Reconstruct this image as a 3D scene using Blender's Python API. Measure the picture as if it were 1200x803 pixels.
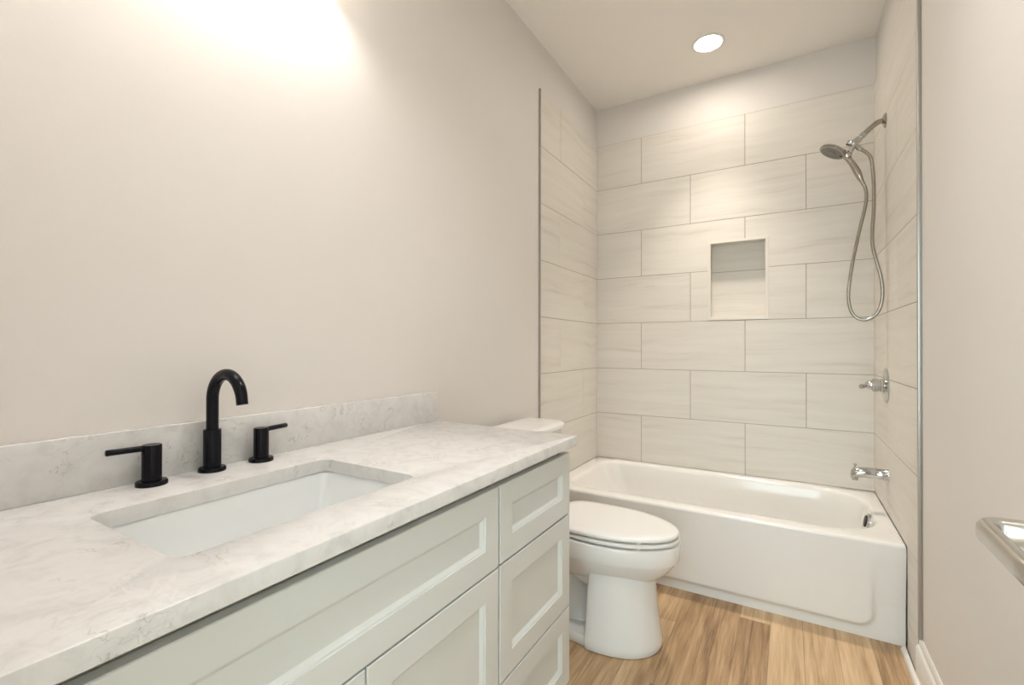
import bpy, bmesh, math, random
from mathutils import Vector, Matrix

random.seed(7)
for o in list(bpy.data.objects):
    bpy.data.objects.remove(o, do_unlink=True)
SC = bpy.context.scene
COL = SC.collection
PI = math.pi

# ------------------------------------------------------------------ camera
cam_d = bpy.data.cameras.new('camera')
cam = bpy.data.objects.new('camera', cam_d)
COL.objects.link(cam)
YAW, PITCH, ROLL = 0.5445, 0.0048, 0.0017
Fw = Vector((-math.sin(YAW) * math.cos(PITCH), math.cos(YAW) * math.cos(PITCH), math.sin(PITCH)))
Rt = Vector((math.cos(YAW), math.sin(YAW), 0))
Up = Rt.cross(Fw)
R2 = Rt * math.cos(ROLL) + Up * math.sin(ROLL)
U2 = Up * math.cos(ROLL) - Rt * math.sin(ROLL)
M = Matrix((R2, U2, -Fw)).transposed().to_4x4()
M.translation = Vector((1.1459, -3.1257, 1.1576))
cam.matrix_world = M
cam_d.sensor_width = 36.0
cam_d.lens = 549.87 / 1200 * 36.0
cam_d.shift_x = 7.76 / 1200
cam_d.shift_y = 2.04 / 1200
cam_d.clip_start = 0.02
SC.camera = cam

# ------------------------------------------------------------------ light set-up
SC.view_settings.view_transform = 'Standard'
SC.view_settings.look = 'None'
SC.view_settings.gamma = 1.0
SC.view_settings.use_curve_mapping = False
SC.view_settings.exposure = 1.5

W = bpy.data.worlds.new('world')
SC.world = W
W.use_nodes = True
W.node_tree.nodes['Background'].inputs[0].default_value = (0.76, 0.95, 1.0, 1)
W.node_tree.nodes['Background'].inputs[1].default_value = 1.9

VANITY_EMIT = 68.0      # bulbs of the vanity light
TUB_W, TUB_EMIT = 34.0, 36.0          # recessed light over the tub
FILL_W, FILL_EMIT = 19.0, 20.0        # added fill light near the door, built like a downlight
LAMP_COL = (1.0, 0.905, 0.80)

# ------------------------------------------------------------------ materials
def new_mat(name):
    m = bpy.data.materials.new(name)
    m.use_nodes = True
    nt = m.node_tree
    return m, nt, nt.nodes['Principled BSDF']

def N(nt, t, **kw):
    n = nt.nodes.new(t)
    for k, v in kw.items():
        setattr(n, k, v)
    return n

def math_n(nt, op, a, b=None, c=None):
    n = N(nt, 'ShaderNodeMath', operation=op)
    for i, v in enumerate((a, b, c)):
        if v is None:
            continue
        if isinstance(v, (int, float)):
            n.inputs[i].default_value = v
        else:
            nt.links.new(v, n.inputs[i])
    return n.outputs[0]

def ramp(nt, fac, stops):
    r = N(nt, 'ShaderNodeValToRGB')
    els = r.color_ramp.elements
    els[0].position, els[0].color = stops[0][0], (*stops[0][1], 1)
    els[1].position, els[1].color = stops[-1][0], (*stops[-1][1], 1)
    for p, c in stops[1:-1]:
        e = els.new(p)
        e.color = (*c, 1)
    nt.links.new(fac, r.inputs[0])
    return r.outputs[0]

def simple(name, col, rough=0.5, metal=0.0, bump=0.0, bscale=200.0, spec=None, coat=0.0, var=0.0):
    m, nt, b = new_mat(name)
    b.inputs['Base Color'].default_value = (*col, 1)
    b.inputs['Roughness'].default_value = rough
    b.inputs['Metallic'].default_value = metal
    if spec is not None:
        b.inputs['Specular IOR Level'].default_value = spec
    if coat:
        b.inputs['Coat Weight'].default_value = coat
        b.inputs['Coat Roughness'].default_value = 0.05
    tc = N(nt, 'ShaderNodeTexCoord')
    if var:
        nz = N(nt, 'ShaderNodeTexNoise')
        nz.inputs['Scale'].default_value = 2.5
        nz.inputs['Detail'].default_value = 3
        nt.links.new(tc.outputs['Object'], nz.inputs['Vector'])
        c0 = tuple(max(0, c * (1 - var)) for c in col)
        c1 = tuple(min(1, c * (1 + var)) for c in col)
        nt.links.new(ramp(nt, nz.outputs[0], [(0.3, c0), (0.7, c1)]), b.inputs['Base Color'])
    if bump:
        nz = N(nt, 'ShaderNodeTexNoise')
        nz.inputs['Scale'].default_value = bscale
        nz.inputs['Detail'].default_value = 2
        nt.links.new(tc.outputs['Object'], nz.inputs['Vector'])
        bp = N(nt, 'ShaderNodeBump')
        bp.inputs['Strength'].default_value = bump
        bp.inputs['Distance'].default_value = 0.001
        nt.links.new(nz.outputs[0], bp.inputs['Height'])
        nt.links.new(bp.outputs[0], b.inputs['Normal'])
    return m

M_wall = simple('wall_paint', (0.78, 0.738, 0.695), 0.6, bump=0.10, bscale=260, var=0.01)
M_ceil = simple('ceiling_paint', (0.93, 0.88, 0.825), 0.8, bump=0.10, bscale=260)
M_trim = simple('trim_paint', (0.83, 0.80, 0.75), 0.35)
M_cab = simple('cabinet_paint', (0.70, 0.712, 0.69), 0.38)
M_porc = simple('white_porcelain', (0.85, 0.845, 0.83), 0.10, coat=0.3)
M_seat = simple('white_plastic', (0.84, 0.825, 0.80), 0.22)
M_tub = simple('white_enamel', (0.85, 0.83, 0.795), 0.13, coat=0.25)
M_sink = simple('sink_china', (0.86, 0.875, 0.87), 0.10, coat=0.3)
M_black = simple('matte_black_metal', (0.003, 0.003, 0.0065), 0.24, spec=0.22)
M_chrome = simple('polished_chrome', (0.55, 0.55, 0.54), 0.10, metal=1.0)
M_nickel = simple('satin_nickel', (0.58, 0.56, 0.52), 0.24, metal=1.0)
M_alu = simple('brushed_aluminium', (0.45, 0.44, 0.42), 0.35, metal=1.0)
M_hose = simple('chrome_hose', (0.42, 0.395, 0.35), 0.22, metal=1.0)
M_showerm = simple('shower_nickel', (0.40, 0.375, 0.33), 0.12, metal=1.0)
M_rubber = simple('dark_rubber', (0.03, 0.03, 0.03), 0.6)
M_nozzle = simple('spray_face_grey', (0.20, 0.19, 0.175), 0.35)
M_grout = simple('taupe_grout', (0.30, 0.255, 0.205), 0.9)
M_niche = simple('niche_trim_paint', (0.78, 0.73, 0.66), 0.35)
M_door = simple('door_paint', (0.80, 0.77, 0.72), 0.4)
M_void = simple('dark_gap', (0.02, 0.018, 0.015), 0.9)

def emit(name, col, s):
    m, nt, b = new_mat(name)
    b.inputs['Base Color'].default_value = (*col, 1)
    b.inputs['Emission Color'].default_value = (*col, 1)
    b.inputs['Emission Strength'].default_value = s
    return m
M_lens = emit('tub_light_lens', LAMP_COL, TUB_EMIT)
M_fill_lens = emit('fill_light_lens', (1.0, 0.96, 0.92), FILL_EMIT)
M_bulb = emit('bulb_glow', (1.0, 0.975, 0.955), VANITY_EMIT)

def make_frost():
    m, nt, b = new_mat('frosted_glass')
    b.inputs['Base Color'].default_value = (.9, .88, .85, 1)
    b.inputs['Roughness'].default_value = .4
    tr = N(nt, 'ShaderNodeBsdfTranslucent')
    tr.inputs[0].default_value = (.95, .93, .90, 1)
    mx = N(nt, 'ShaderNodeMixShader')
    mx.inputs[0].default_value = .65
    nt.links.new(b.outputs[0], mx.inputs[1]); nt.links.new(tr.outputs[0], mx.inputs[2])
    nt.links.new(mx.outputs[0], nt.nodes['Material Output'].inputs[0])
    return m
M_frost = make_frost()

def make_tile():
    m, nt, b = new_mat('linear_marble_tile')
    geo = N(nt, 'ShaderNodeNewGeometry')
    sep = N(nt, 'ShaderNodeSeparateXYZ')
    nt.links.new(geo.outputs['Position'], sep.inputs[0])
    at = N(nt, 'ShaderNodeAttribute', attribute_name='tile_rand')
    u = math_n(nt, 'ADD', sep.outputs[0], sep.outputs[1])
    u = math_n(nt, 'MULTIPLY', u, 1.5)
    u = math_n(nt, 'ADD', u, math_n(nt, 'MULTIPLY', at.outputs['Fac'], 37.0))
    wob = N(nt, 'ShaderNodeTexNoise')
    wob.inputs['Scale'].default_value = 2.2
    nt.links.new(geo.outputs['Position'], wob.inputs['Vector'])
    v = math_n(nt, 'ADD', math_n(nt, 'MULTIPLY', sep.outputs[2], 26.0), math_n(nt, 'MULTIPLY', wob.outputs[0], 2.2))
    cb = N(nt, 'ShaderNodeCombineXYZ')
    nt.links.new(u, cb.inputs[0]); nt.links.new(v, cb.inputs[1])
    nt.links.new(math_n(nt, 'MULTIPLY', at.outputs['Fac'], 91.0), cb.inputs[2])
    nz = N(nt, 'ShaderNodeTexNoise')
    nz.inputs['Scale'].default_value = 1.0
    nz.inputs['Detail'].default_value = 5
    nz.inputs['Roughness'].default_value = 0.62
    nt.links.new(cb.outputs[0], nz.inputs['Vector'])
    c = ramp(nt, nz.outputs[0], [(0.28, (0.66, 0.61, 0.54)), (0.42, (0.745, 0.70, 0.635)), (0.60, (0.775, 0.735, 0.67)), (0.78, (0.80, 0.76, 0.70))])
    nt.links.new(c, b.inputs['Base Color'])
    b.inputs['Roughness'].default_value = 0.45
    b.inputs['Specular IOR Level'].default_value = 0.35
    return m
M_tile = make_tile()

def make_quartz():
    m, nt, b = new_mat('white_quartz')
    tc = N(nt, 'ShaderNodeTexCoord')
    d = N(nt, 'ShaderNodeTexNoise')
    d.inputs['Scale'].default_value = 7; d.inputs['Detail'].default_value = 4
    nt.links.new(tc.outputs['Object'], d.inputs['Vector'])
    mx = N(nt, 'ShaderNodeVectorMath', operation='MULTIPLY_ADD')
    nt.links.new(d.outputs['Color'], mx.inputs[0])
    mx.inputs[1].default_value = (0.22, 0.22, 0.22)
    nt.links.new(tc.outputs['Object'], mx.inputs[2])
    n1 = N(nt, 'ShaderNodeTexNoise')
    n1.inputs['Scale'].default_value = 9; n1.inputs['Detail'].default_value = 7; n1.inputs['Roughness'].default_value = 0.6
    nt.links.new(mx.outputs[0], n1.inputs['Vector'])
    ridge = math_n(nt, 'ABSOLUTE', math_n(nt, 'SUBTRACT', n1.outputs[0], 0.5))
    n2 = N(nt, 'ShaderNodeTexNoise')
    n2.inputs['Scale'].default_value = 5.0; n2.inputs['Detail'].default_value = 3
    nt.links.new(tc.outputs['Object'], n2.inputs['Vector'])
    gate = N(nt, 'ShaderNodeMapRange')
    gate.inputs[1].default_value = 0.44; gate.inputs[2].default_value = 0.66
    nt.links.new(n2.outputs[0], gate.inputs[0])
    vein = N(nt, 'ShaderNodeMapRange')
    vein.inputs[1].default_value = 0.0; vein.inputs[2].default_value = 0.028
    vein.inputs[3].default_value = 1.0; vein.inputs[4].default_value = 0.0
    nt.links.new(ridge, vein.inputs[0])
    f = math_n(nt, 'MULTIPLY', math_n(nt, 'MULTIPLY', vein.outputs[0], gate.outputs[0]), 0.18)
    n4 = N(nt, 'ShaderNodeTexNoise')
    n4.inputs['Scale'].default_value = 34; n4.inputs['Detail'].default_value = 4
    nt.links.new(mx.outputs[0], n4.inputs['Vector'])
    fl = N(nt, 'ShaderNodeMapRange')
    fl.inputs[1].default_value = 0.0; fl.inputs[2].default_value = 0.02
    fl.inputs[3].default_value = 1.0; fl.inputs[4].default_value = 0.0
    nt.links.new(math_n(nt, 'ABSOLUTE', math_n(nt, 'SUBTRACT', n4.outputs[0], 0.5)), fl.inputs[0])
    n5 = N(nt, 'ShaderNodeTexNoise')
    n5.inputs['Scale'].default_value = 16; n5.inputs['Detail'].default_value = 2
    nt.links.new(tc.outputs['Object'], n5.inputs['Vector'])
    g5 = N(nt, 'ShaderNodeMapRange')
    g5.inputs[1].default_value = 0.54; g5.inputs[2].default_value = 0.66
    nt.links.new(n5.outputs[0], g5.inputs[0])
    f = math_n(nt, 'MAXIMUM', f, math_n(nt, 'MULTIPLY', math_n(nt, 'MULTIPLY', fl.outputs[0], g5.outputs[0]), 0.62))
    n3 = N(nt, 'ShaderNodeTexNoise')
    n3.inputs['Scale'].default_value = 26; n3.inputs['Detail'].default_value = 6
    nt.links.new(mx.outputs[0], n3.inputs['Vector'])
    basec = ramp(nt, n3.outputs[0], [(0.30, (0.64, 0.63, 0.615)), (0.50, (0.715, 0.70, 0.68)), (0.70, (0.745, 0.73, 0.715))])
    mix = N(nt, 'ShaderNodeMix', data_type='RGBA')
    nt.links.new(f, mix.inputs[0])
    nt.links.new(basec, mix.inputs[6])
    mix.inputs[7].default_value = (0.33, 0.30, 0.265, 1)
    nt.links.new(mix.outputs[2], b.inputs['Base Color'])
    b.inputs['Roughness'].default_value = 0.22
    return m
M_quartz = make_quartz()

def make_floor():
    m, nt, b = new_mat('wood_plank_floor')
    geo = N(nt, 'ShaderNodeNewGeometry')
    sep = N(nt, 'ShaderNodeSeparateXYZ')
    nt.links.new(geo.outputs['Position'], sep.inputs[0])
    PW, PL = 0.114, 1.22
    xs = math_n(nt, 'DIVIDE', math_n(nt, 'SUBTRACT', sep.outputs[0], 0.963 - 20 * PW), PW)
    ix = math_n(nt, 'FLOOR', xs)
    fx = math_n(nt, 'FRACT', xs)
    wn = N(nt, 'ShaderNodeTexWhiteNoise', noise_dimensions='1D')
    nt.links.new(math_n(nt, 'ADD', ix, 3.3), wn.inputs['W'])
    ys = math_n(nt, 'ADD', math_n(nt, 'DIVIDE', math_n(nt, 'ADD', sep.outputs[1], 11.0), PL), math_n(nt, 'MULTIPLY', wn.outputs[0], 7.0))
    iy = math_n(nt, 'FLOOR', ys)
    fy = math_n(nt, 'FRACT', ys)
    cid = N(nt, 'ShaderNodeCombineXYZ')
    nt.links.new(ix, cid.inputs[0]); nt.links.new(iy, cid.inputs[1])
    wn2 = N(nt, 'ShaderNodeTexWhiteNoise', noise_dimensions='3D')
    nt.links.new(cid.outputs[0], wn2.inputs['Vector'])
    # grain: long streaks along the plank
    g = N(nt, 'ShaderNodeCombineXYZ')
    nt.links.new(math_n(nt, 'MULTIPLY', sep.outputs[0], 30.0), g.inputs[0])
    nt.links.new(math_n(nt, 'MULTIPLY', sep.outputs[1], 1.7), g.inputs[1])
    nt.links.new(math_n(nt, 'MULTIPLY', wn2.outputs[0], 60.0), g.inputs[2])
    n1 = N(nt, 'ShaderNodeTexNoise')
    n1.inputs['Scale'].default_value = 1.0; n1.inputs['Detail'].default_value = 6; n1.inputs['Roughness'].default_value = 0.62
    n1.inputs['Distortion'].default_value = 0.5
    nt.links.new(g.outputs[0], n1.inputs['Vector'])
    g2 = N(nt, 'ShaderNodeCombineXYZ')
    nt.links.new(math_n(nt, 'MULTIPLY', sep.outputs[0], 150.0), g2.inputs[0])
    nt.links.new(math_n(nt, 'MULTIPLY', sep.outputs[1], 7.0), g2.inputs[1])
    nt.links.new(math_n(nt, 'MULTIPLY', wn2.outputs[0], 17.0), g2.inputs[2])
    n2 = N(nt, 'ShaderNodeTexNoise')
    n2.inputs['Scale'].default_value = 1.0; n2.inputs['Detail'].default_value = 3
    nt.links.new(g2.outputs[0], n2.inputs['Vector'])
    t = math_n(nt, 'ADD', math_n(nt, 'MULTIPLY', n1.outputs[0], 0.75), math_n(nt, 'MULTIPLY', n2.outputs[0], 0.25))
    t = math_n(nt, 'ADD', t, math_n(nt, 'MULTIPLY', math_n(nt, 'SUBTRACT', wn2.outputs[0], 0.5), 0.26))
    c = ramp(nt, t, [(0.30, (0.20, 0.110, 0.048)), (0.43, (0.385, 0.24, 0.122)), (0.55, (0.55, 0.37, 0.205)), (0.70, (0.70, 0.505, 0.31))])
    ex = math_n(nt, 'LESS_THAN', math_n(nt, 'MINIMUM', fx, math_n(nt, 'SUBTRACT', 1.0, fx)), 0.008)
    ey = math_n(nt, 'LESS_THAN', math_n(nt, 'MINIMUM', fy, math_n(nt, 'SUBTRACT', 1.0, fy)), 0.0009)
    seam = math_n(nt, 'MULTIPLY', math_n(nt, 'MAXIMUM', ex, ey), 0.55)
    mix = N(nt, 'ShaderNodeMix', data_type='RGBA')
    nt.links.new(seam, mix.inputs[0]); nt.links.new(c, mix.inputs[6])
    mix.inputs[7].default_value = (0.13, 0.08, 0.04, 1)
    nt.links.new(mix.outputs[2], b.inputs['Base Color'])
    b.inputs['Roughness'].default_value = 0.42
    return m
M_floor = make_floor()

# ------------------------------------------------------------------ mesh helpers
def wloc(o):
    v = Vector((0, 0, 0))
    while o is not None:
        v = v + o.location
        o = o.parent
    return v

def obj(name, bm, mat, parent=None, angle=35, loc=None):
    """Link a bmesh built in world coordinates as one object."""
    base = wloc(parent)
    off = Vector(loc) if loc is not None else base.copy()
    bmesh.ops.translate(bm, verts=bm.verts, vec=-off)
    bmesh.ops.recalc_face_normals(bm, faces=bm.faces)
    me = bpy.data.meshes.new(name)
    bm.to_mesh(me)
    bm.free()
    me.polygons.foreach_set('use_smooth', [True] * len(me.polygons))
    me.set_sharp_from_angle(angle=math.radians(angle))
    me.materials.append(mat)
    o = bpy.data.objects.new(name, me)
    COL.objects.link(o)
    o.parent = parent
    o.location = off - base
    return o

def thing(name, label, cat, loc, group=None):
    o = bpy.data.objects.new(name, None)
    o.empty_display_size = 0.1
    COL.objects.link(o)
    o.location = loc
    o['label'] = label
    o['category'] = cat
    if group:
        o['group'] = group
    return o

def tag(o, label, cat):
    o['label'] = label
    o['category'] = cat
    return o

def struct(o):
    o['kind'] = 'structure'
    return o

def box(bm, x0, x1, y0, y1, z0, z1, bev=0.0, seg=2):
    r = bmesh.ops.create_cube(bm, size=1.0)
    vs = r['verts']
    for v in vs:
        v.co = Vector((x0 + (v.co.x + .5) * (x1 - x0), y0 + (v.co.y + .5) * (y1 - y0), z0 + (v.co.z + .5) * (z1 - z0)))
    if bev:
        es = list({e for v in vs for e in v.link_edges})
        bmesh.ops.bevel(bm, geom=es, offset=bev, segments=seg, profile=0.5, affect='EDGES')
    return bm

def loft(bm, rings, cap0=True, cap1=True, closed=True):
    R = [[bm.verts.new(p) for p in r] for r in rings]
    n = len(R[0])
    for a, b in zip(R[:-1], R[1:]):
        for i in range(n if closed else n - 1):
            j = (i + 1) % n
            bm.faces.new((a[i], a[j], b[j], b[i]))
    if cap0:
        bm.faces.new(R[0][::-1])
    if cap1:
        bm.faces.new(R[-1])
    return R

def frame(d):
    d = Vector(d).normalized()
    u = d.orthogonal().normalized()
    return d, u, d.cross(u)

def lathe(bm, prof, org, axis, seg=32, cap0=True, cap1=True):
    """prof = [(radius, distance along axis), ...]"""
    d, u, w = frame(axis)
    org = Vector(org)
    rings = []
    for r, h in prof:
        rings.append([org + d * h + (u * math.cos(2 * PI * k / seg) + w * math.sin(2 * PI * k / seg)) * max(r, 1e-5) for k in range(seg)])
    loft(bm, rings, cap0, cap1)
    return bm

def smooth_path(pts, n=8):
    pts = [Vector(p) for p in pts]
    out = []
    for i in range(len(pts) - 1):
        p0 = pts[max(i - 1, 0)]; p1 = pts[i]; p2 = pts[i + 1]; p3 = pts[min(i + 2, len(pts) - 1)]
        for k in range(n):
            t = k / n
            out.append(0.5 * ((2 * p1) + (p2 - p0) * t + (2 * p0 - 5 * p1 + 4 * p2 - p3) * t * t + (3 * p1 - p0 - 3 * p2 + p3) * t ** 3))
    out.append(pts[-1])
    return out

def tube(bm, path, rad, seg=16, caps=True):
    path = [Vector(p) for p in path]
    n = len(path)
    rads = rad if isinstance(rad, (list, tuple)) else [rad] * n
    T = []
    for i in range(n):
        a = path[max(i - 1, 0)]; b = path[min(i + 1, n - 1)]
        T.append((b - a).normalized())
    u = T[0].orthogonal().normalized()
    rings = []
    for i in range(n):
        u = (u - T[i] * u.dot(T[i])).normalized()
        w = T[i].cross(u)
        rings.append([path[i] + (u * math.cos(2 * PI * k / seg) + w * math.sin(2 * PI * k / seg)) * rads[i] for k in range(seg)])
    loft(bm, rings, caps, caps)
    return bm

def rrect(x0, x1, y0, y1, r, z, nc=8, ns=6):
    """Closed loop of a rounded rectangle, always the same point count."""
    rs = r if isinstance(r, (list, tuple)) else [r] * 4      # (x1,y1) (x0,y1) (x0,y0) (x1,y0)
    cs = [(x1, y1, 0), (x0, y1, 90), (x0, y0, 180), (x1, y0, 270)]
    pts = []
    for i, (cx, cy, a0) in enumerate(cs):
        rr = rs[i]
        ccx = cx - rr if cx == x1 else cx + rr
        ccy = cy - rr if cy == y1 else cy + rr
        for k in range(nc + 1):
            a = math.radians(a0 + 90 * k / nc)
            pts.append(Vector((ccx + rr * math.cos(a), ccy + rr * math.sin(a), z)))
        # straight points to the next corner
        nx, ny, na = cs[(i + 1) % 4]
        nr = rs[(i + 1) % 4]
        ncx = nx - nr if nx == x1 else nx + nr
        ncy = ny - nr if ny == y1 else ny + nr
        a = math.radians(na)
        q = Vector((ncx + nr * math.cos(a), ncy + nr * math.sin(a), z))
        p = pts[-1]
        for k in range(1, ns):
            pts.append(p.lerp(q, k / ns))
    return pts

def B():
    return bmesh.new()

# ------------------------------------------------------------------ room constants
WR = 1.5287           # face of the right tile
T = 0.3075            # tile row height
ZT = 0.3954           # tub rim = foot of the tile
ZTOP = ZT + 7 * T
CEIL = 2.8095
YF = -3.06            # inside of the door wall
YL, YR = -0.867, -0.972

# ------------------------------------------------------------------ room shell
b = B(); box(b, -0.12, 1.66, -4.6, 0.12, -0.10, 0.0)
struct(obj('floor', b, M_floor, loc=(0.7, -1.5, 0)))
b = B(); box(b, -0.12, 1.66, -4.6, 0.12, CEIL, CEIL + 0.10)
# hole for the tub and fill lights is covered by their own housings below the board
struct(obj('ceiling', b, M_ceil, loc=(0.7, -1.5, CEIL)))
b = B(); box(b, -0.11, -0.010, -4.6, 0.12, 0, CEIL)
wall_left = struct(obj('wall_left', b, M_wall, loc=(-0.06, -1.5, 0)))
b = B(); box(b, WR + 0.010, 1.65, -4.6, 0.12, 0, CEIL)
wall_right = struct(obj('wall_right', b, M_wall, loc=(1.6, -1.5, 0)))
# back wall, with the recess of the niche cut out
NX0, NX1, NZ0, NZ1, ND = 0.717, 1.0395, 1.324, 1.800, 0.088
b = B()
box(b, -0.010, NX0, 0.010, 0.12, 0, CEIL)
box(b, NX1, WR + 0.010, 0.010, 0.12, 0, CEIL)
box(b, NX0, NX1, 0.010, 0.12, 0, NZ0)
box(b, NX0, NX1, 0.010, 0.12, NZ1, CEIL)
box(b, NX0, NX1, ND + 0.010, 0.12, NZ0, NZ1)
wall_back = struct(obj('wall_back', b, M_wall, loc=(0.76, 0.06, 0)))
# door wall behind the camera with the door opening
DX0, DX1 = 0.70, 1.430
b = B()
box(b, -0.010, DX0, YF - 0.12, YF, 0, CEIL)
box(b, DX1, WR + 0.010, YF - 0.12, YF, 0, CEIL)
box(b, DX0, DX1, YF - 0.12, YF, 2.06, CEIL)
struct(obj('wall_front', b, M_wall, loc=(0.76, YF - 0.06, 0)))

# ------------------------------------------------------------------ wall tile
GAP = 0.0027

def tile_mesh(rects, to3d, thick):
    """rects in (u0,u1,v0,v1,id); to3d(u,v,d) -> point, d = depth behind the face"""
    bm = B()
    lay = bm.verts.layers.float.new('tile_rand')
    g = GAP / 2
    for q in rects:
        u0, u1, v0, v1, rid = q[:5]
        fl, fr, fb, ft = q[5] if len(q) > 5 else (1, 1, 1, 1)     # 0 = tile runs on past this side
        u0, u1, v0, v1 = u0 + g * fl, u1 - g * fr, v0 + g * fb, v1 - g * ft
        e = 0.0008
        ring = lambda i, d: [to3d(u0 + i * fl, v0 + i * fb, d), to3d(u1 - i * fr, v0 + i * fb, d), to3d(u1 - i * fr, v1 - i * ft, d), to3d(u0 + i * fl, v1 - i * ft, d)]
        R = loft(bm, [ring(0, thick), ring(0, e), ring(e, 0)], True, True)
        for r in R:
            for v in r:
                v[lay] = rid
    return bm

def rows(width, first_even, first_odd, n=7, drop_last=0.03):
    out = []
    for k in range(n):
        v0, v1 = ZT + k * T, ZT + (k + 1) * T
        u = -GAP / 2
        width2 = width + GAP / 2
        nxt = first_even if k % 2 == 0 else first_odd
        while u < width - .01:
            w = min(nxt, width2)
            if width - w < drop_last:
                w = width2
            out.append([u, w, v0, v1, random.random()])
            u = w
            nxt = u + 0.6135
    return out

def cut(rects, a0, a1, b0, b1):
    out = []
    for u0, u1, v0, v1, r in rects:
        if u1 <= a0 or u0 >= a1 or v1 <= b0 or v0 >= b1:
            out.append([u0, u1, v0, v1, r]); continue
        l, t_ = u0 < a0, u1 > a1
        if l: out.append([u0, a0, v0, v1, r, (1, 0, 1, 1)])
        if t_: out.append([a1, u1, v0, v1, r, (0, 1, 1, 1)])
        m0, m1 = max(u0, a0), min(u1, a1)
        if v0 < b0: out.append([m0, m1, v0, b0, r, (0 if l else 1, 0 if t_ else 1, 1, 0)])
        if v1 > b1: out.append([m0, m1, b1, v1, r, (0 if l else 1, 0 if t_ else 1, 0, 1)])
    return [q for q in out if q[1] - q[0] > 0.012 and q[3] - q[2] > 0.012]

def dark_back(x0, x1, y0, y1, z0, z1):
    bb = B(); box(bb, x0, x1, y0, y1, z0, z1); return bb

# back wall: rows start at the left corner, 12 in. then 24 in. alternating with 24 in.
R_ = rows(WR, 0.306, 0.6125)
R_ = cut(R_, NX0, NX1, NZ0, NZ1)
obj('wall_tile', tile_mesh(R_, lambda u, v, d: Vector((u, d, v)), 0.009), M_tile, wall_back, angle=20)
b = B()
for (x0, x1, z0, z1) in ((0, NX0, ZT, ZTOP), (NX1, WR, ZT, ZTOP), (NX0, NX1, ZT, NZ0), (NX0, NX1, NZ1, ZTOP)):
    box(b, x0, x1, 0.0016, 0.010, z0, z1)
obj('grout', b, M_grout, wall_back)
# left wall tile
R_ = rows(-YL, 0.6125, 0.250)
obj('wall_tile', tile_mesh(R_, lambda u, v, d: Vector((-d, -u, v)), 0.009), M_tile, wall_left, angle=20)
b = B(); box(b, -0.010, -0.0016, YL, 0.0, ZT, ZTOP)
# strip of tile that runs down beside the tub front
obj('grout', b, M_grout, wall_left)
R_ = [[0.802, -YL, 0.0, ZT, .4]]
obj('wall_tile', tile_mesh(R_, lambda u, v, d: Vector((-d, -u, v)), 0.009), M_tile, wall_left, angle=20)
# right wall tile
R_ = rows(-YR, 0.345, 0.6135)
R_ += [[0.802, -YR, 0.0, ZT, .7]]
obj('wall_tile', tile_mesh(R_, lambda u, v, d: Vector((WR + d, -u, v)), 0.009), M_tile, wall_right, angle=20)
b = B(); box(b, WR + 0.0016, WR + 0.010, YR, 0.0, ZT, ZTOP); box(b, WR + 0.0016, WR + 0.010, YR, -0.802, 0, ZT)
obj('grout', b, M_grout, wall_right)

# niche lining: back tiles, four reveals, slim frame
R_ = [[NX0 + .004, NX1 - .004, NZ0 + .004, ZT + 4 * T, .22], [NX0 + .004, NX1 - .004, ZT + 4 * T, NZ1 - .004, .63]]
obj('niche_tile', tile_mesh(R_, lambda u, v, d: Vector((u, ND + d, v)), 0.009), M_tile, wall_back, angle=20)
b = B(); box(b, NX0, NX1, ND + .0016, ND + .010, NZ0, NZ1)
obj('grout', b, M_grout, wall_back)
b = B()
box(b, NX0, NX0 + .008, 0.004, ND, NZ0, NZ1); box(b, NX1 - .008, NX1, 0.004, ND, NZ0, NZ1)
box(b, NX0, NX1, 0.004, ND, NZ1 - .008, NZ1)
box(b, NX0, NX1, 0.004, ND, NZ0, NZ0 + .012)
obj('niche_reveal', b, M_tile, wall_back)
b = B()
fw = 0.014
for (x0, x1, z0, z1) in ((NX0 - .004, NX0 + fw, NZ0 - .004, NZ1 + .004), (NX1 - fw, NX1 + .004, NZ0 - .004, NZ1 + .004),
                         (NX0 + fw, NX1 - fw, NZ1 - fw + .004, NZ1 + .004), (NX0 + fw, NX1 - fw, NZ0 - .004, NZ0 + fw)):
    box(b, x0, x1, -0.0025, 0.012, z0, z1, 0.0012, 1)
obj('niche_frame', b, M_niche, wall_back)

# metal edge trims of the tile
b = B(); box(b, -0.010, 0.0012, YL - 0.005, YL, 0.0, ZTOP + .004, 0.0006, 1)
struct(obj('trim_1', b, M_alu, loc=(-0.005, YL, 0)))
b = B(); box(b, WR - 0.0012, WR + 0.012, YR - 0.018, YR, 0.145, ZTOP + .004, 0.0015, 2)
struct(obj('trim_2', b, M_alu, loc=(WR + .005, YR, 0)))

# baseboard on the right wall: profile swept along y
def profile_sweep(bm, prof, y0, y1):
    a = [bm.verts.new((x, y0, z)) for x, z in prof]
    c = [bm.verts.new((x, y1, z)) for x, z in prof]
    n = len(prof)
    for i in range(n):
        j = (i + 1) % n
        bm.faces.new((a[i], a[j], c[j], c[i]))
    bm.faces.new(a[::-1]); bm.faces.new(c)

xw = WR + 0.010
prof = [(xw, 0), (xw, 0.146), (xw - .003, 0.146), (xw - .007, 0.140), (xw - .0075, 0.131), (xw - .0085, 0.122),
        (xw - .0125, 0.118), (xw - .0165, 0.112), (xw - .0165, 0)]
b = B(); profile_sweep(b, prof, YF, YR - 0.001)
struct(obj('baseboard_right', b, M_trim, loc=(xw, -2, 0)))
qr = [(0, 0), (0, .018)] + [(-.014 * math.sin(a), .018 * math.cos(a)) for a in [PI / 12 * k for k in range(1, 7)]]
b = B(); profile_sweep(b, [(xw - .0165 + x, z) for x, z in qr], YF, -0.800)
struct(obj('trim_3', b, M_trim, loc=(xw, -1.5, 0)))

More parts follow.
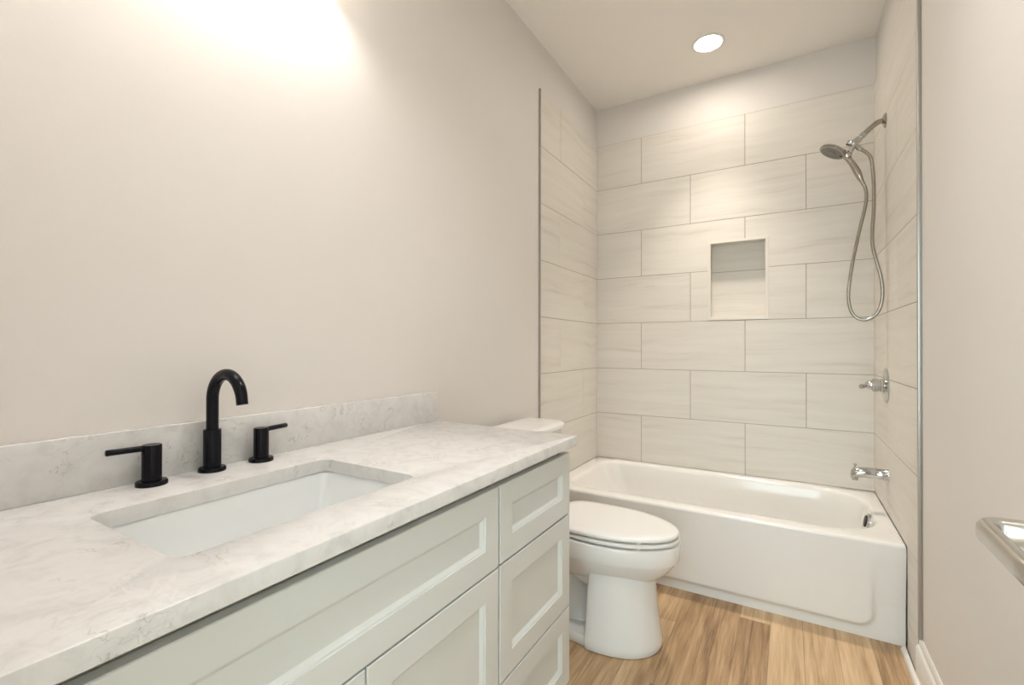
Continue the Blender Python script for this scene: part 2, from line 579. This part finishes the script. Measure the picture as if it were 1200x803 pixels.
# ------------------------------------------------------------------ bathtub
tub = thing('bathtub', 'white alcove bathtub with plain apron, set between the tiled walls', 'bathtub', (0.764, -0.40, 0))
b = B()
X0, X1, Y0, Y1 = 0.0004, WR - 0.0004, -0.790, -0.0004
IX0, IX1, IY0, IY1 = 0.085, WR - 0.062, -0.700, -0.060
rr = (0.20, 0.10, 0.10, 0.20)
k_ = lambda d: tuple(max(0.03, r - d) for r in rr)
NCk = dict(nc=10, ns=14)
rings = [rrect(X0, X1, Y0 + .0, Y1, .004, ZT - .012, **NCk)]
for a in (0, 30, 60, 90):       # rolled outer edge (front only shows)
    aa = math.radians(a)
    ins = .012 * (1 - math.cos(aa))
    rings.append(rrect(X0 + ins * .2, X1 - ins * .2, Y0 + ins, Y1 - ins * .2, .004 + ins, ZT - .012 + .012 * math.sin(aa), **NCk))
def inner(l, r, f, k, z, dr):
    return rrect(IX0 + l, IX1 - r, IY0 + f, IY1 - k, k_(dr), z, **NCk)
rings += [inner(-.022, -.016, -.018, -.016, ZT - .0005, -.02),
          inner(-.008, -.006, -.007, -.006, ZT - .003, -.008),
          inner(0, 0, 0, 0, ZT - .010, 0),
          inner(.008, .006, .006, .006, ZT - .022, .005),
          inner(.040, .018, .012, .012, ZT - .10, .01),
          inner(.100, .035, .022, .022, ZT - .20, .02),
          inner(.160, .055, .040, .040, ZT - .28, .03),
          inner(.200, .080, .070, .070, ZT - .318, .05),
          inner(.240, .120, .110, .110, ZT - .330, .07)]
loft(b, rings, False, True)
# apron with a shallow raised border along the foot and sides
def apron_y(x, z):
    cx, hx = 0.764, 0.664
    zc, hz = 0.24, 0.192
    r = 0.055
    qx, qz = abs(x - cx) - hx + r, abs(z - zc) - hz + r
    if z > zc:
        qz = -1
    sd = math.hypot(max(qx, 0), max(qz, 0)) + min(max(qx, qz), 0) - r
    t = min(1, max(0, (sd + 0.010) / 0.020))
    t = t * t * (3 - 2 * t)
    fade = min(1, max(0, (0.34 - z) / 0.20))      # border dies out up the sides
    return -0.790 + 0.017 * t * min(1, max(0, (ZT - .012 - z) / 0.06)) * fade
nx, nz = 150, 64
G = []
for j in range(nz + 1):
    z = 0.0005 + (ZT - 0.0125) * j / nz
    G.append([b.verts.new((X0 + (X1 - X0) * i / nx, apron_y(X0 + (X1 - X0) * i / nx, z), z)) for i in range(nx + 1)])
for j in range(nz):
    for i in range(nx):
        b.faces.new((G[j][i], G[j][i + 1], G[j + 1][i + 1], G[j + 1][i]))
# side returns and back so the shell has depth
for i in (0, nx):
    col = [G[j][i] for j in range(nz + 1)]
    back = [b.verts.new((v.co.x, -0.70, v.co.z)) for v in col]
    for j in range(nz):
        b.faces.new((col[j], back[j], back[j + 1], col[j + 1]))
tub_shell = obj('tub_shell', b, M_tub, tub, angle=50)
# overflow plate on the drain end
ov = Vector((IX1 - .0125, -0.405, 0.352))
ax = Vector((-1, 0, 0.19)).normalized()
b = B(); lathe(b, [(.036, -.004), (.036, .004), (.033, .008), (.012, .010), (.0, .010)], ov, ax, 32, True, False)
op = obj('overflow_plate', b, M_chrome, tub)
op['label'] = 'chrome overflow plate'
b = B(); lathe(b, [(.026, .0095), (.026, .0125), (.0, .0130)], ov, ax, 24, True, False)
obj('overflow_opening', b, M_rubber, op)
b = B(); lathe(b, [(.034, 0), (.034, .003), (.028, .005), (.0, .004)], (1.28, -0.385, ZT - .331), (0, 0, 1), 28, True, False)
obj('drain', b, M_chrome, tub)

# ------------------------------------------------------------------ tub spout
sy = -0.402
sp = thing('tub_spout', 'chrome tub spout with diverter knob sticking out low on the right tile', 'spout', (WR, sy, 0.575))
b = B()
def oval(x, zc, ry, rz, n=28):
    return [Vector((x, sy + ry * math.cos(2 * PI * k / n), zc + rz * math.sin(2 * PI * k / n))) for k in range(n)]
loft(b, [oval(WR, .575, .0285, .0285), oval(WR - .004, .575, .0285, .0285), oval(WR - .006, .575, .0270, .0270), oval(WR - .05, .576, .0258, .0258), oval(WR - .085, .5765, .0245, .024),
         oval(WR - .105, .5745, .0235, .0245), oval(WR - .120, .570, .0215, .0265), oval(WR - .130, .566, .019, .0255), oval(WR - .136, .562, .0165, .021), oval(WR - .138, .561, .014, .017)])
obj('spout_body', b, M_chrome, sp, angle=50)
b = B(); lathe(b, [(.0035, 0), (.0035, .014), (.008, .015), (.008, .020), (.006, .022), (0, .0225)], (WR - .122, sy, .592), (0, 0, 1), 18, True, False)
obj('diverter_knob', b, M_chrome, sp)
b = B(); lathe(b, [(.0130, 0), (.0130, -.014), (.0105, -.0145), (.010, -.006), (0, -.006)], (WR - .122, sy, .552), (0, 0, 1), 20, True, False)
obj('spout_outlet', b, M_chrome, sp)

# ------------------------------------------------------------------ shower valve
vy, vz = -0.363, 0.980
sv = thing('shower_valve', 'round chrome shower valve with lever handle, midway down the right tile', 'valve', (WR, vy, vz))
b = B(); lathe(b, [(.080, 0), (.080, .003), (.076, .007), (.055, .010), (.030, .012), (0, .012)], (WR, vy, vz), (-1, 0, 0), 48, True, False)
obj('escutcheon', b, M_chrome, sv)
b = B(); lathe(b, [(.034, .010), (.034, .014), (.0300, .016), (.0300, .024), (.0275, .0255), (.0275, .031), (.0300, .0325), (.0300, .050), (.027, .053), (.0215, .056),
                   (.0205, .066), (.015, .074), (.010, .078), (0, .080)], (WR, vy, vz), (-1, 0, 0), 32, True, False)
hb = obj('handle_hub', b, M_chrome, sv)
b = B()
pth = smooth_path([(WR - .062, vy, vz + .006), (WR - .074, vy - .004, vz - .001), (WR - .088, vy - .010, vz - .007), (WR - .102, vy - .016, vz - .006)], 6)
tube(b, pth, [.0115 - .0035 * math.sin(PI * min(1, i / (len(pth) - 1) * 1.3)) if i < len(pth) - 2 else .006 for i in range(len(pth))], 14)
obj('lever', b, M_chrome, hb)

# ------------------------------------------------------------------ shower head on its arm, with hand shower and hose
hy = -0.356
sh = thing('hand_shower', 'chrome hand shower with hanging hose on a bent arm, high on the right tile', 'shower', (WR, hy, 2.21))
b = B(); lathe(b, [(.033, 0), (.033, .003), (.026, .009), (.015, .013), (.011, .014), (0, .014)], (WR, hy, 2.21), (-1, 0, 0), 36, True, False)
obj('wall_flange', b, M_showerm, sh)
b = B(); tube(b, smooth_path([(WR - .002, hy, 2.21), (WR - .022, hy, 2.2095), (WR - .040, hy, 2.200), (WR - .060, hy, 2.184), (WR - .080, hy, 2.165)], 6), .0118, 18)
obj('shower_arm', b, M_showerm, sh)
dd = Vector((-.72, 0, -.69)).normalized()
A = Vector((WR - .078, hy, 2.167))
b = B(); lathe(b, [(.0135, 0), (.0145, .001), (.0145, .017), (.0125, .019), (.0115, .024), (.0150, .028), (.0165, .033), (.0165, .046), (.0135, .050), (0, .050)], A, dd, 20, True, False)
obj('connector_nut', b, M_chrome, sh)
P = A + dd * .058
b = B()
bmesh.ops.create_uvsphere(b, u_segments=24, v_segments=14, radius=.0205, matrix=Matrix.Translation(P))
lathe(b, [(.0125, 0), (.0125, .026), (.0105, .030), (0, .031)], P, Vector((-.80, -.1, .30)), 18, True, False)      # diverter button
lathe(b, [(.0105, 0), (.0105, .020), (.0125, .022), (.0125, .036), (.009, .040)], P + Vector((.004, 0, -.006)), Vector((.60, -.25, -.76)), 18)
obj('diverter_body', b, M_chrome, sh)
# cradle reaching down to the hand piece
Q = Vector((1.383, hy, 2.071))
b = B(); tube(b, smooth_path([P, P.lerp(Q, .5) + Vector((.003, 0, .002)), Q + Vector((.010, 0, .012))], 6), [.0135] * 5 + [.0125] * 4 + [.0115] * 4, 16)
lathe(b, [(.016, -.011), (.018, -.009), (.018, .009), (.016, .011)], Q + Vector((.002, 0, .004)), Vector((.40, 0, -.92)), 22)
obj('cradle', b, M_chrome, sh)
# hand piece: disc head + handle
hc = Vector((1.328, hy, 2.108))
nrm = Vector((-.50, -.10, -.86)).normalized()
b = B(); lathe(b, [(0, -.020), (.022, -.019), (.046, -.012), (.058, -.003), (.060, .004), (.057, .009), (.050, .010)], hc, nrm, 40, False, True)
head = obj('spray_head', b, M_showerm, sh)
b = B(); lathe(b, [(.050, .0095), (.048, .012), (.034, .0125), (.032, .0105), (.020, .0105), (.019, .013), (0, .0135)], hc, nrm, 36, True, False)
obj('spray_face', b, M_nozzle, head)
H0, H1 = Vector((1.374, hy, 2.083)), Vector((1.437, hy - .004, 1.946))
b = B(); pth = [H0.lerp(H1, t) + Vector((.004, 0, .004)) * math.sin(PI * t) for t in [i / 12 for i in range(13)]]
tube(b, [Vector((1.352, hy, 2.102))] + pth, [.012, .0150, .0142, .0135, .0130, .0132, .0138, .0145, .0150, .0152, .0150, .0140, .0120, .0100], 18)
obj('handle', b, M_showerm, sh)
b = B(); lathe(b, [(.0165, -.006), (.018, -.004), (.018, .004), (.0165, .006)], Vector((1.366, hy, 2.090)), Vector((.85, 0, -.52)), 20)
obj('joint_ring', b, M_rubber, head)
# hose
def HP(l, dy):
    return [(x, hy + dy + d, z) for x, z, d in l]
hs0 = P + Vector((.004, 0, -.006)) + Vector((.60, -.25, -.76)).normalized() * .038
hose = [tuple(hs0)] + HP([(1.458, 2.066, -.016), (1.472, 2.035, -.022), (1.479, 1.965, -.026), (1.481, 1.875, -.03), (1.4795, 1.785, -.034), (1.474, 1.70, -.04), (1.4745, 1.625, -.044), (1.487, 1.555, -.048),
        (1.501, 1.49, -.05), (1.5085, 1.425, -.05), (1.506, 1.365, -.05), (1.493, 1.320, -.048), (1.470, 1.293, -.046), (1.443, 1.284, -.044), (1.416, 1.294, -.042), (1.396, 1.322, -.04), (1.386, 1.365, -.036), (1.385, 1.42, -.032),
        (1.392, 1.49, -.028), (1.402, 1.56, -.024), (1.416, 1.64, -.018), (1.431, 1.72, -.012), (1.446, 1.79, -.008), (1.455, 1.845, -.006), (1.4555, 1.885, -.005)], 0) + [(1.450, hy - .005, 1.915), (1.4372, hy - .004, 1.945)]
path = smooth_path(hose, 14)
b = B(); tube(b, path, [.0080 if i % 2 else .0071 for i in range(len(path))], 12)
ho = obj('hose', b, M_hose, sh, angle=60)
b = B(); tube(b, [Vector((1.4372, hy - .004, 1.947)), Vector((1.4455, hy - .0045, 1.926))], [.0095, .0082], 14)
obj('hose_nut', b, M_showerm, ho)

# ------------------------------------------------------------------ toilet
TY = -1.262
to = thing('toilet', 'white elongated two-piece toilet with closed lid between vanity and tub', 'toilet', (0.40, TY, 0))
def egg(xb, xf, w, z, n=56, pw=2.0, xc=None, pb=2.6, tilt=0.0):
    if xc is None:
        xc = xb + (xf - xb) * 0.42
    pts = []
    for k in range(n):
        a = 2 * PI * k / n
        c, s = math.cos(a), math.sin(a)
        p = pw if c >= 0 else pb
        ex = 2.0 / p
        x = math.copysign(abs(c) ** ex, c) * ((xf - xc) if c >= 0 else (xc - xb))
        y = math.copysign(abs(s) ** ex, s) * w
        pts.append(Vector((xc + x, TY + y, z + tilt * (xc + x - 0.5))))
    return pts
# bowl with rim band, undercut and back deck
b = B()
loft(b, [egg(.26, .783, .172, .409), egg(.255, .791, .178, .405), egg(.25, .793, .180, .396), egg(.25, .789, .179, .352), egg(.25, .786, .177, .342),
         egg(.25, .777, .170, .339), egg(.25, .770, .166, .322), egg(.25, .752, .155, .298), egg(.25, .724, .137, .272), egg(.25, .690, .112, .248), egg(.25, .655, .086, .230)])
bowl = obj('bowl', b, M_porc, to, angle=28)
b = B()
box(b, .045, .32, TY - .115, TY + .115, .345, .405, .018, 3)
loft(b, [egg(.09, .36, .085, .36), egg(.10, .40, .080, .26), egg(.12, .44, .078, .15), egg(.13, .48, .080, .05), egg(.12, .50, .085, .02)])
obj('rear_deck', b, M_porc, to, angle=40)
# trapway bulging on each side of the foot
b = B()
for s in (-1, 1):
    yy = TY + s * .062
    p = smooth_path([(.50, yy, .245), (.43, yy, .262), (.36, yy, .315), (.27, yy, .335), (.20, yy, .29), (.19, yy, .20), (.24, yy, .12), (.28, yy, .04)], 7)
    tube(b, p, .052, 20)
obj('trapway', b, M_porc, to, angle=60)
# front column of the foot, flat at its back edge
b = B()
def dcol(xb, xf, w, z, n=40, r=.012):
    pts = []
    xc = xb + r
    for k in range(n + 1):
        a = -PI / 2 + PI * k / n
        pts.append(Vector((xc + (xf - xc) * abs(math.cos(a)) ** .80, TY - .010 + w * math.sin(a), z)))
    for k in range(5):
        a = PI / 2 * (k + 1) / 5
        pts.append(Vector((xc - r * math.sin(a), TY - .010 + w - r + r * math.cos(a), z)))
    for k in range(5):
        a = PI / 2 * k / 5
        pts.append(Vector((xc - r * math.cos(a), TY - .010 - w + r - r * math.sin(a), z)))
    return pts
cr = [dcol(.478, .690, .128, .318), dcol(.478, .698, .138, .27), dcol(.476, .703, .142, .22), dcol(.474, .710, .147, .15), dcol(.472, .718, .153, .09), dcol(.470, .724, .160, .045),
      dcol(.470, .727, .162, .028), dcol(.470, .726, .161, .012), dcol(.472, .722, .158, .003)]
loft(b, cr)
# low foot plate running back to the wall
loft(b, [[Vector((x, TY + y, z)) for x, y in ((.12, -q), (.30, -q - .012), (.48, -q - .030), (.52, -q - .030), (.52, q + .030), (.48, q + .030), (.30, q + .012), (.12, q))]
         for z, q in ((.003, .124), (.012, .127), (.030, .127), (.040, .120))])
obj('foot', b, M_porc, to, angle=40)
for s in (-1, 1):
    b = B(); lathe(b, [(.014, 0), (.014, .006), (.011, .014), (.005, .018), (0, .0185)], (.30, TY + s * .112, .039), (0, 0, 1), 18, True, False)
    obj('bolt_cap', b, M_seat, to)
# seat and lid
b = B(); loft(b, [egg(.30, .782, .171, .4150), egg(.297, .788, .177, .4170), egg(.296, .790, .178, .422), egg(.297, .788, .177, .4275), egg(.30, .782, .171, .4295)])
seat = obj('seat', b, M_seat, to, angle=50)
b = B(); loft(b, [egg(.286, .776, .166, .4355, pb=4.5), egg(.284, .785, .175, .4375, pb=4.5), egg(.283, .787, .177, .444, pb=4.5), egg(.284, .785, .175, .4495, pb=4.5), egg(.290, .777, .168, .4535, pb=4.5), egg(.32, .74, .14, .4560, pb=4),
                  egg(.40, .62, .07, .4570, pb=3)])
lid = obj('lid', b, M_seat, to, angle=50)
for yy in (-.075, .075):
    b = B()
    box(b, .262, .300, TY + yy - .022, TY + yy + .022, .408, .440, .006, 2)
    obj('hinge', b, M_seat, lid)
for a in (-50, -18, 18, 50):
    b = B()
    ca, sa = math.cos(math.radians(a)), math.sin(math.radians(a))
    bx, by = .50 + .262 * ca, TY + .160 * sa
    lathe(b, [(.008, 0), (.008, .008)], (bx, by, .4085), (0, 0, 1), 10)
    lathe(b, [(.008, 0), (.008, .0070)], (bx, by, .4290), (0, 0, 1), 10)
    obj('seat_bumper', b, M_seat, seat)
# tank
b = B()
tk = lambda i, z, r: rrect(.030 + i * .3, .225 - i, TY - .200 + i, TY + .200 - i, r, z)
loft(b, [tk(.030, .404, .03), tk(.016, .412, .04), tk(.012, .44, .045), tk(0, .70, .05), tk(0, .776, .05)])
obj('tank', b, M_porc, to, angle=40)
b = B()
tl = lambda i, z: rrect(.020 + i * .5, .246 - i, TY - .218 + i, TY + .218 - i, (.075, .035, .035, .075), z)
loft(b, [tl(.006, .774), tl(0, .778), tl(0, .795), tl(.004, .802), tl(.012, .8055), tl(.03, .807)])
obj('tank_lid', b, M_porc, to, angle=50)

# ------------------------------------------------------------------ vanity cabinet
VY0, VY1 = YF + 0.002, -1.760
XF = 0.5555
va = thing('vanity_cabinet', 'off-white shaker vanity cabinet with drawer stack under the quartz worktop', 'cabinet', (0.27, -2.40, 0))
b = B()
for yy in (VY0, -2.186, VY1 - .020):                       # side panels and the divider
    box(b, -0.008, 0.532, yy, yy + .018, 0.105, 0.8484)
box(b, -0.008, 0.004, VY0, VY1 - .002, 0.105, 0.8484)
box(b, -0.008, 0.532, VY0, VY1 - .002, 0.105, 0.122)
box(b, 0.505, 0.520, VY0, VY1 - .002, 0.775, 0.8484)
box(b, -0.008, 0.465, VY0, VY1 - .002, 0.0, 0.1055)
obj('carcass', b, M_cab, va)

def shaker(bm, y0, y1, z0, z1, rail=.056, bev=.010, dep=.0085):
    xb, xf = XF - .019, XF
    e = .0016
    def rc(i, x):
        return [Vector((x, y0 + i, z0 + i)), Vector((x, y1 - i, z0 + i)), Vector((x, y1 - i, z1 - i)), Vector((x, y0 + i, z1 - i))]
    r = rail
    loft(bm, [rc(0, xb), rc(0, xf - e), rc(e, xf), rc(r, xf), rc(r + .0006, xf - .0024), rc(r + .0042, xf - .0034), rc(r + .0105, xf - .0092), rc(r + .0115, xf - .0098)])
    return bm

G2 = .002
fronts = [('false_drawer_front', -2.990, -2.1795, .6355, .8255), ('cabinet_door', -2.990, -2.588, .112, .6315), ('cabinet_door', -2.584, -2.1795, .112, .6315),
          ('drawer_front', -2.1725, VY1, .6375, .8255), ('drawer_front', -2.1725, VY1, .3505, .6325), ('drawer_front', -2.1725, VY1, .112, .3455)]
for nm, y0, y1, z0, z1 in fronts:
    b = B(); shaker(b, y0, y1, z0, z1)
    obj(nm, b, M_cab, va, angle=12)
b = B(); box(b, .535, XF - .003, VY0, -2.994, .105, .8255, .001, 1)
obj('filler_strip', b, M_cab, va)

# ------------------------------------------------------------------ worktop with sink cut-out, backsplash
CZ0, CZ1 = 0.8490, 0.8786
CX1, CY1 = 0.5767, -1.745
SX0, SX1, SY0, SY1, SR = 0.160, 0.4585, -2.822, -2.358, 0.022
kw = dict(nc=8, ns=18)
b = B()
ro = lambda i, z: rrect(-0.009, CX1 - i, YF + .001, CY1 - i, (.004, .0005, .0005, .0005), z, **kw)
ri = lambda i, z: rrect(SX0 - i, SX1 + i, SY0 - i, SY1 + i, SR + i, z, **kw)
loft(b, [ri(0, CZ0), ro(.002, CZ0), ro(0, CZ0 + .002), ro(0, CZ1 - .004), ro(.0012, CZ1 - .0012), ro(.004, CZ1), ri(.003, CZ1), ri(.0008, CZ1 - .0008), ri(0, CZ1 - .003), ri(0, CZ0)], False, False)
bmesh.ops.remove_doubles(b, verts=b.verts, dist=1e-5)
wt = tag(obj('worktop', b, M_quartz, loc=(.28, -2.4, CZ0), angle=40), 'white veined quartz worktop with a sink cut-out on the vanity', 'worktop')
b = B(); box(b, -.0095, .009, YF + .001, -1.736, CZ1, .9870, .0018, 2)
tag(obj('backsplash', b, M_quartz, loc=(0, -2.4, CZ1)), 'low white quartz backsplash strip along the wall behind the faucet', 'backsplash')

# ------------------------------------------------------------------ undermount sink
sk = thing('sink', 'white rectangular undermount sink below the worktop cut-out', 'sink', (.31, -2.59, .70))
b = B()
si = lambda i, z, r: rrect(SX0 - .004 + i, SX1 + .004 - i, SY0 - .004 + i, SY1 + .004 - i, r, z, **kw)
sj = lambda l, z, r: rrect(SX0 - .004 + l * .8, SX1 + .004 - l * .8, SY0 - .004 + l * 1.5, SY1 + .004 - l * 1.5, r, z, **kw)
top = CZ0 - .0012
loft(b, [si(.012, top - .155, .02), si(-.012, top - .02, .02), si(-.022, top - .012, .02), si(-.022, top, .02), si(0, top, .026), si(.002, top - .004, .028), sj(.006, top - .03, .028), sj(.016, top - .09, .030),
         sj(.024, top - .120, .034), sj(.036, top - .134, .04), sj(.06, top - .138, .05), sj(.10, top - .142, .04)])
obj('basin', b, M_sink, sk, angle=60)
b = B(); lathe(b, [(.024, 0), (.024, .002), (.020, .004), (.0, .003)], (.31, -2.59, top - .1425), (0, 0, 1), 26, True, False)
obj('drain', b, M_black, sk)

# ------------------------------------------------------------------ black widespread faucet
fa = thing('faucet', 'matte black three-piece faucet with gooseneck spout behind the sink', 'faucet', (.036, -2.565, CZ1))
fx, fy = .0385, -2.565
def disc(c, r):
    bb = B(); lathe(bb, [(r, 0), (r, .006), (r - .0015, .0085), (r - .004, .0095), (0, .0095)], c, (0, 0, 1), 40, True, False)
    return bb
b = disc((fx, fy, CZ1), .0275)
lathe(b, [(.0178, .008), (.0178, .091), (.0172, .0925), (0, .0925)], (fx, fy, CZ1), (0, 0, 1), 36, True, False)
spo = obj('spout_base', b, M_black, fa)
b = B()
r = .0585
zc = 1.0370
pth = [Vector((fx, fy, .960)), Vector((fx, fy, 1.000))]
ang = math.radians(172)
for k in range(33):
    a = PI - ang * k / 32
    pth.append(Vector((fx + r + r * math.cos(a), fy, zc + r * math.sin(a))))
tl_ = (pth[-1] - pth[-2]).normalized()
pth.append(pth[-1] + tl_ * .012)
tube(b, pth, [.0124] * (len(pth) - 6) + [.0122, .0120, .0118, .0116, .0115, .0114], 26)
obj('spout', b, M_black, fa, angle=50)
for hx, hyy, tip in ((.047, -2.685, Vector((.036, -2.757, .9505))), (.045, -2.455, Vector((.030, -2.378, .9535)))):
    b = disc((hx, hyy, CZ1), .0275)
    lathe(b, [(.0170, .008), (.0170, .0785), (.0160, .0805), (0, .0805)], (hx, hyy, CZ1), (0, 0, 1), 34, True, False)
    hn = obj('handle', b, M_black, fa)
    b = B()
    c0 = Vector((hx, hyy, .9532))
    dv = (Vector((tip.x, tip.y, .9532)) - c0).normalized()
    c1 = c0 + dv * (Vector((tip.x, tip.y, 0)) - Vector((hx, hyy, 0))).length
    tube(b, [c0, c0.lerp(c1, .5), c1 - dv * .002, c1], [.0060, .0060, .0060, .0046], 16)
    obj('lever', b, M_black, hn)

# ------------------------------------------------------------------ recessed tub light and an added fill light
def downlight(x, y, mat, label, watt, col, cone):
    t = thing('recessed_light', label, 'light', (x, y, CEIL))  # housing shared by the tub light and the added fill
    b = B(); lathe(b, [(.083, 0), (.083, -.004), (.078, -.007), (.070, -.007), (.066, -.002), (.063, -.0012)], (x, y, CEIL), (0, 0, 1), 48, False, False)
    obj('trim_ring', b, M_trim, t)
    b = B(); lathe(b, [(.0645, -.0012), (0, -.0012)], (x, y, CEIL), (0, 0, 1), 40, False, False)
    obj('lens', b, mat, t)
    ld = bpy.data.lights.new('downlight_lamp', 'SPOT')
    ld.energy = watt; ld.color = col; ld.shadow_soft_size = .05
    ld.spot_size = math.radians(cone); ld.spot_blend = 1.0
    lo = bpy.data.objects.new('downlight_lamp', ld)
    COL.objects.link(lo)
    lo.location = (x, y, CEIL - .012)
downlight(.770, -.385, M_lens, 'round white recessed light in the ceiling over the tub', TUB_W, LAMP_COL, 76)
downlight(1.0, -2.1, M_fill_lens, 'added fill light, out of view, shaped as a round white ceiling downlight', FILL_W, (1.0, .96, .92), 128)  # lamp added out of view to brighten the room

# ------------------------------------------------------------------ vanity wall light above the frame
VZ = 2.37
vl = thing('vanity_light', 'black three-lamp bar light on the wall above the faucet', 'wall light', (0, -2.565, VZ))
b = B(); box(b, -.010, .012, -2.565 - .34, -2.565 + .34, VZ - .03, VZ + .03, .004, 2)
obj('back_plate', b, M_black, vl)
for k in (-1, 0, 1):
    ly = -2.565 + k * .265
    b = B(); tube(b, smooth_path([(.010, ly, VZ), (.07, ly, VZ), (.10, ly, VZ - .012), (.105, ly, VZ - .04)], 6), .007, 12)
    obj('lamp_arm', b, M_black, vl)
    b = B(); lathe(b, [(.020, 0), (.030, -.012), (.044, -.05), (.058, -.115), (.060, -.12), (.0575, -.12), (.042, -.052), (.028, -.014), (.019, -.002)], (.105, ly, VZ - .038), (0, 0, 1), 32, False, False)
    sd = obj('lamp_shade', b, M_frost, vl)
    b = B(); bmesh.ops.create_uvsphere(b, u_segments=20, v_segments=12, radius=.026, matrix=Matrix.Translation((.105, ly, VZ - .115)))
    obj('bulb', b, M_bulb, sd)

# ------------------------------------------------------------------ open door at the right edge
DF = 1.388
b = B(); box(b, DF, DF + .035, YF + .004, -2.335, .012, 2.04, .0015, 1)
dr = struct(obj('door_1', b, M_door, loc=(DF + .0175, -2.7, 0)))
b = B()
ly, lz = -2.405, .957
lathe(b, [(.032, 0), (.032, .004), (.029, .008), (.014, .010), (.0135, .012)], (DF, ly, lz), (-1, 0, 0), 32)
rose = obj('door_handle', b, M_nickel, dr)
# neck comes straight out of the rose, elbows and runs back along the door as a blade
b = B()
def blade(c, u, v, hu, hv, n=20, p=2.6):
    return [Vector(c) + u * (math.copysign(abs(math.cos(2 * PI * k / n)) ** (2 / p), math.cos(2 * PI * k / n)) * hu) + v * (math.copysign(abs(math.sin(2 * PI * k / n)) ** (2 / p), math.sin(2 * PI * k / n)) * hv) for k in range(n)]
X, Y, Z = Vector((1, 0, 0)), Vector((0, 1, 0)), Vector((0, 0, 1))
rg = []
for d in (.006, .024, .043):
    rg.append(blade((DF - d, ly, lz), Y, Z, .0125, .0135))
for k in range(1, 9):
    a = PI / 2 * k / 8
    c = Vector((DF - .043 - .016 * math.sin(a), ly - .016 * (1 - math.cos(a)), lz))
    u = (Y * math.cos(a) + (-X) * (-math.sin(a)) * -1)
    u = Y * math.cos(a) - X * math.sin(a)
    rg.append(blade(c, u, Z, .0125 - .004 * k / 8, .0135 - .001 * k / 8))
for d, hv in ((.02, .0122), (.05, .0118), (.09, .0112), (.122, .0108), (.126, .009)):
    rg.append(blade((DF - .059, ly - .016 - d, lz - d * .02), -X, Z, .0082 if d < .126 else .006, hv))
loft(b, rg)
obj('lever', b, M_nickel, rose, angle=50)
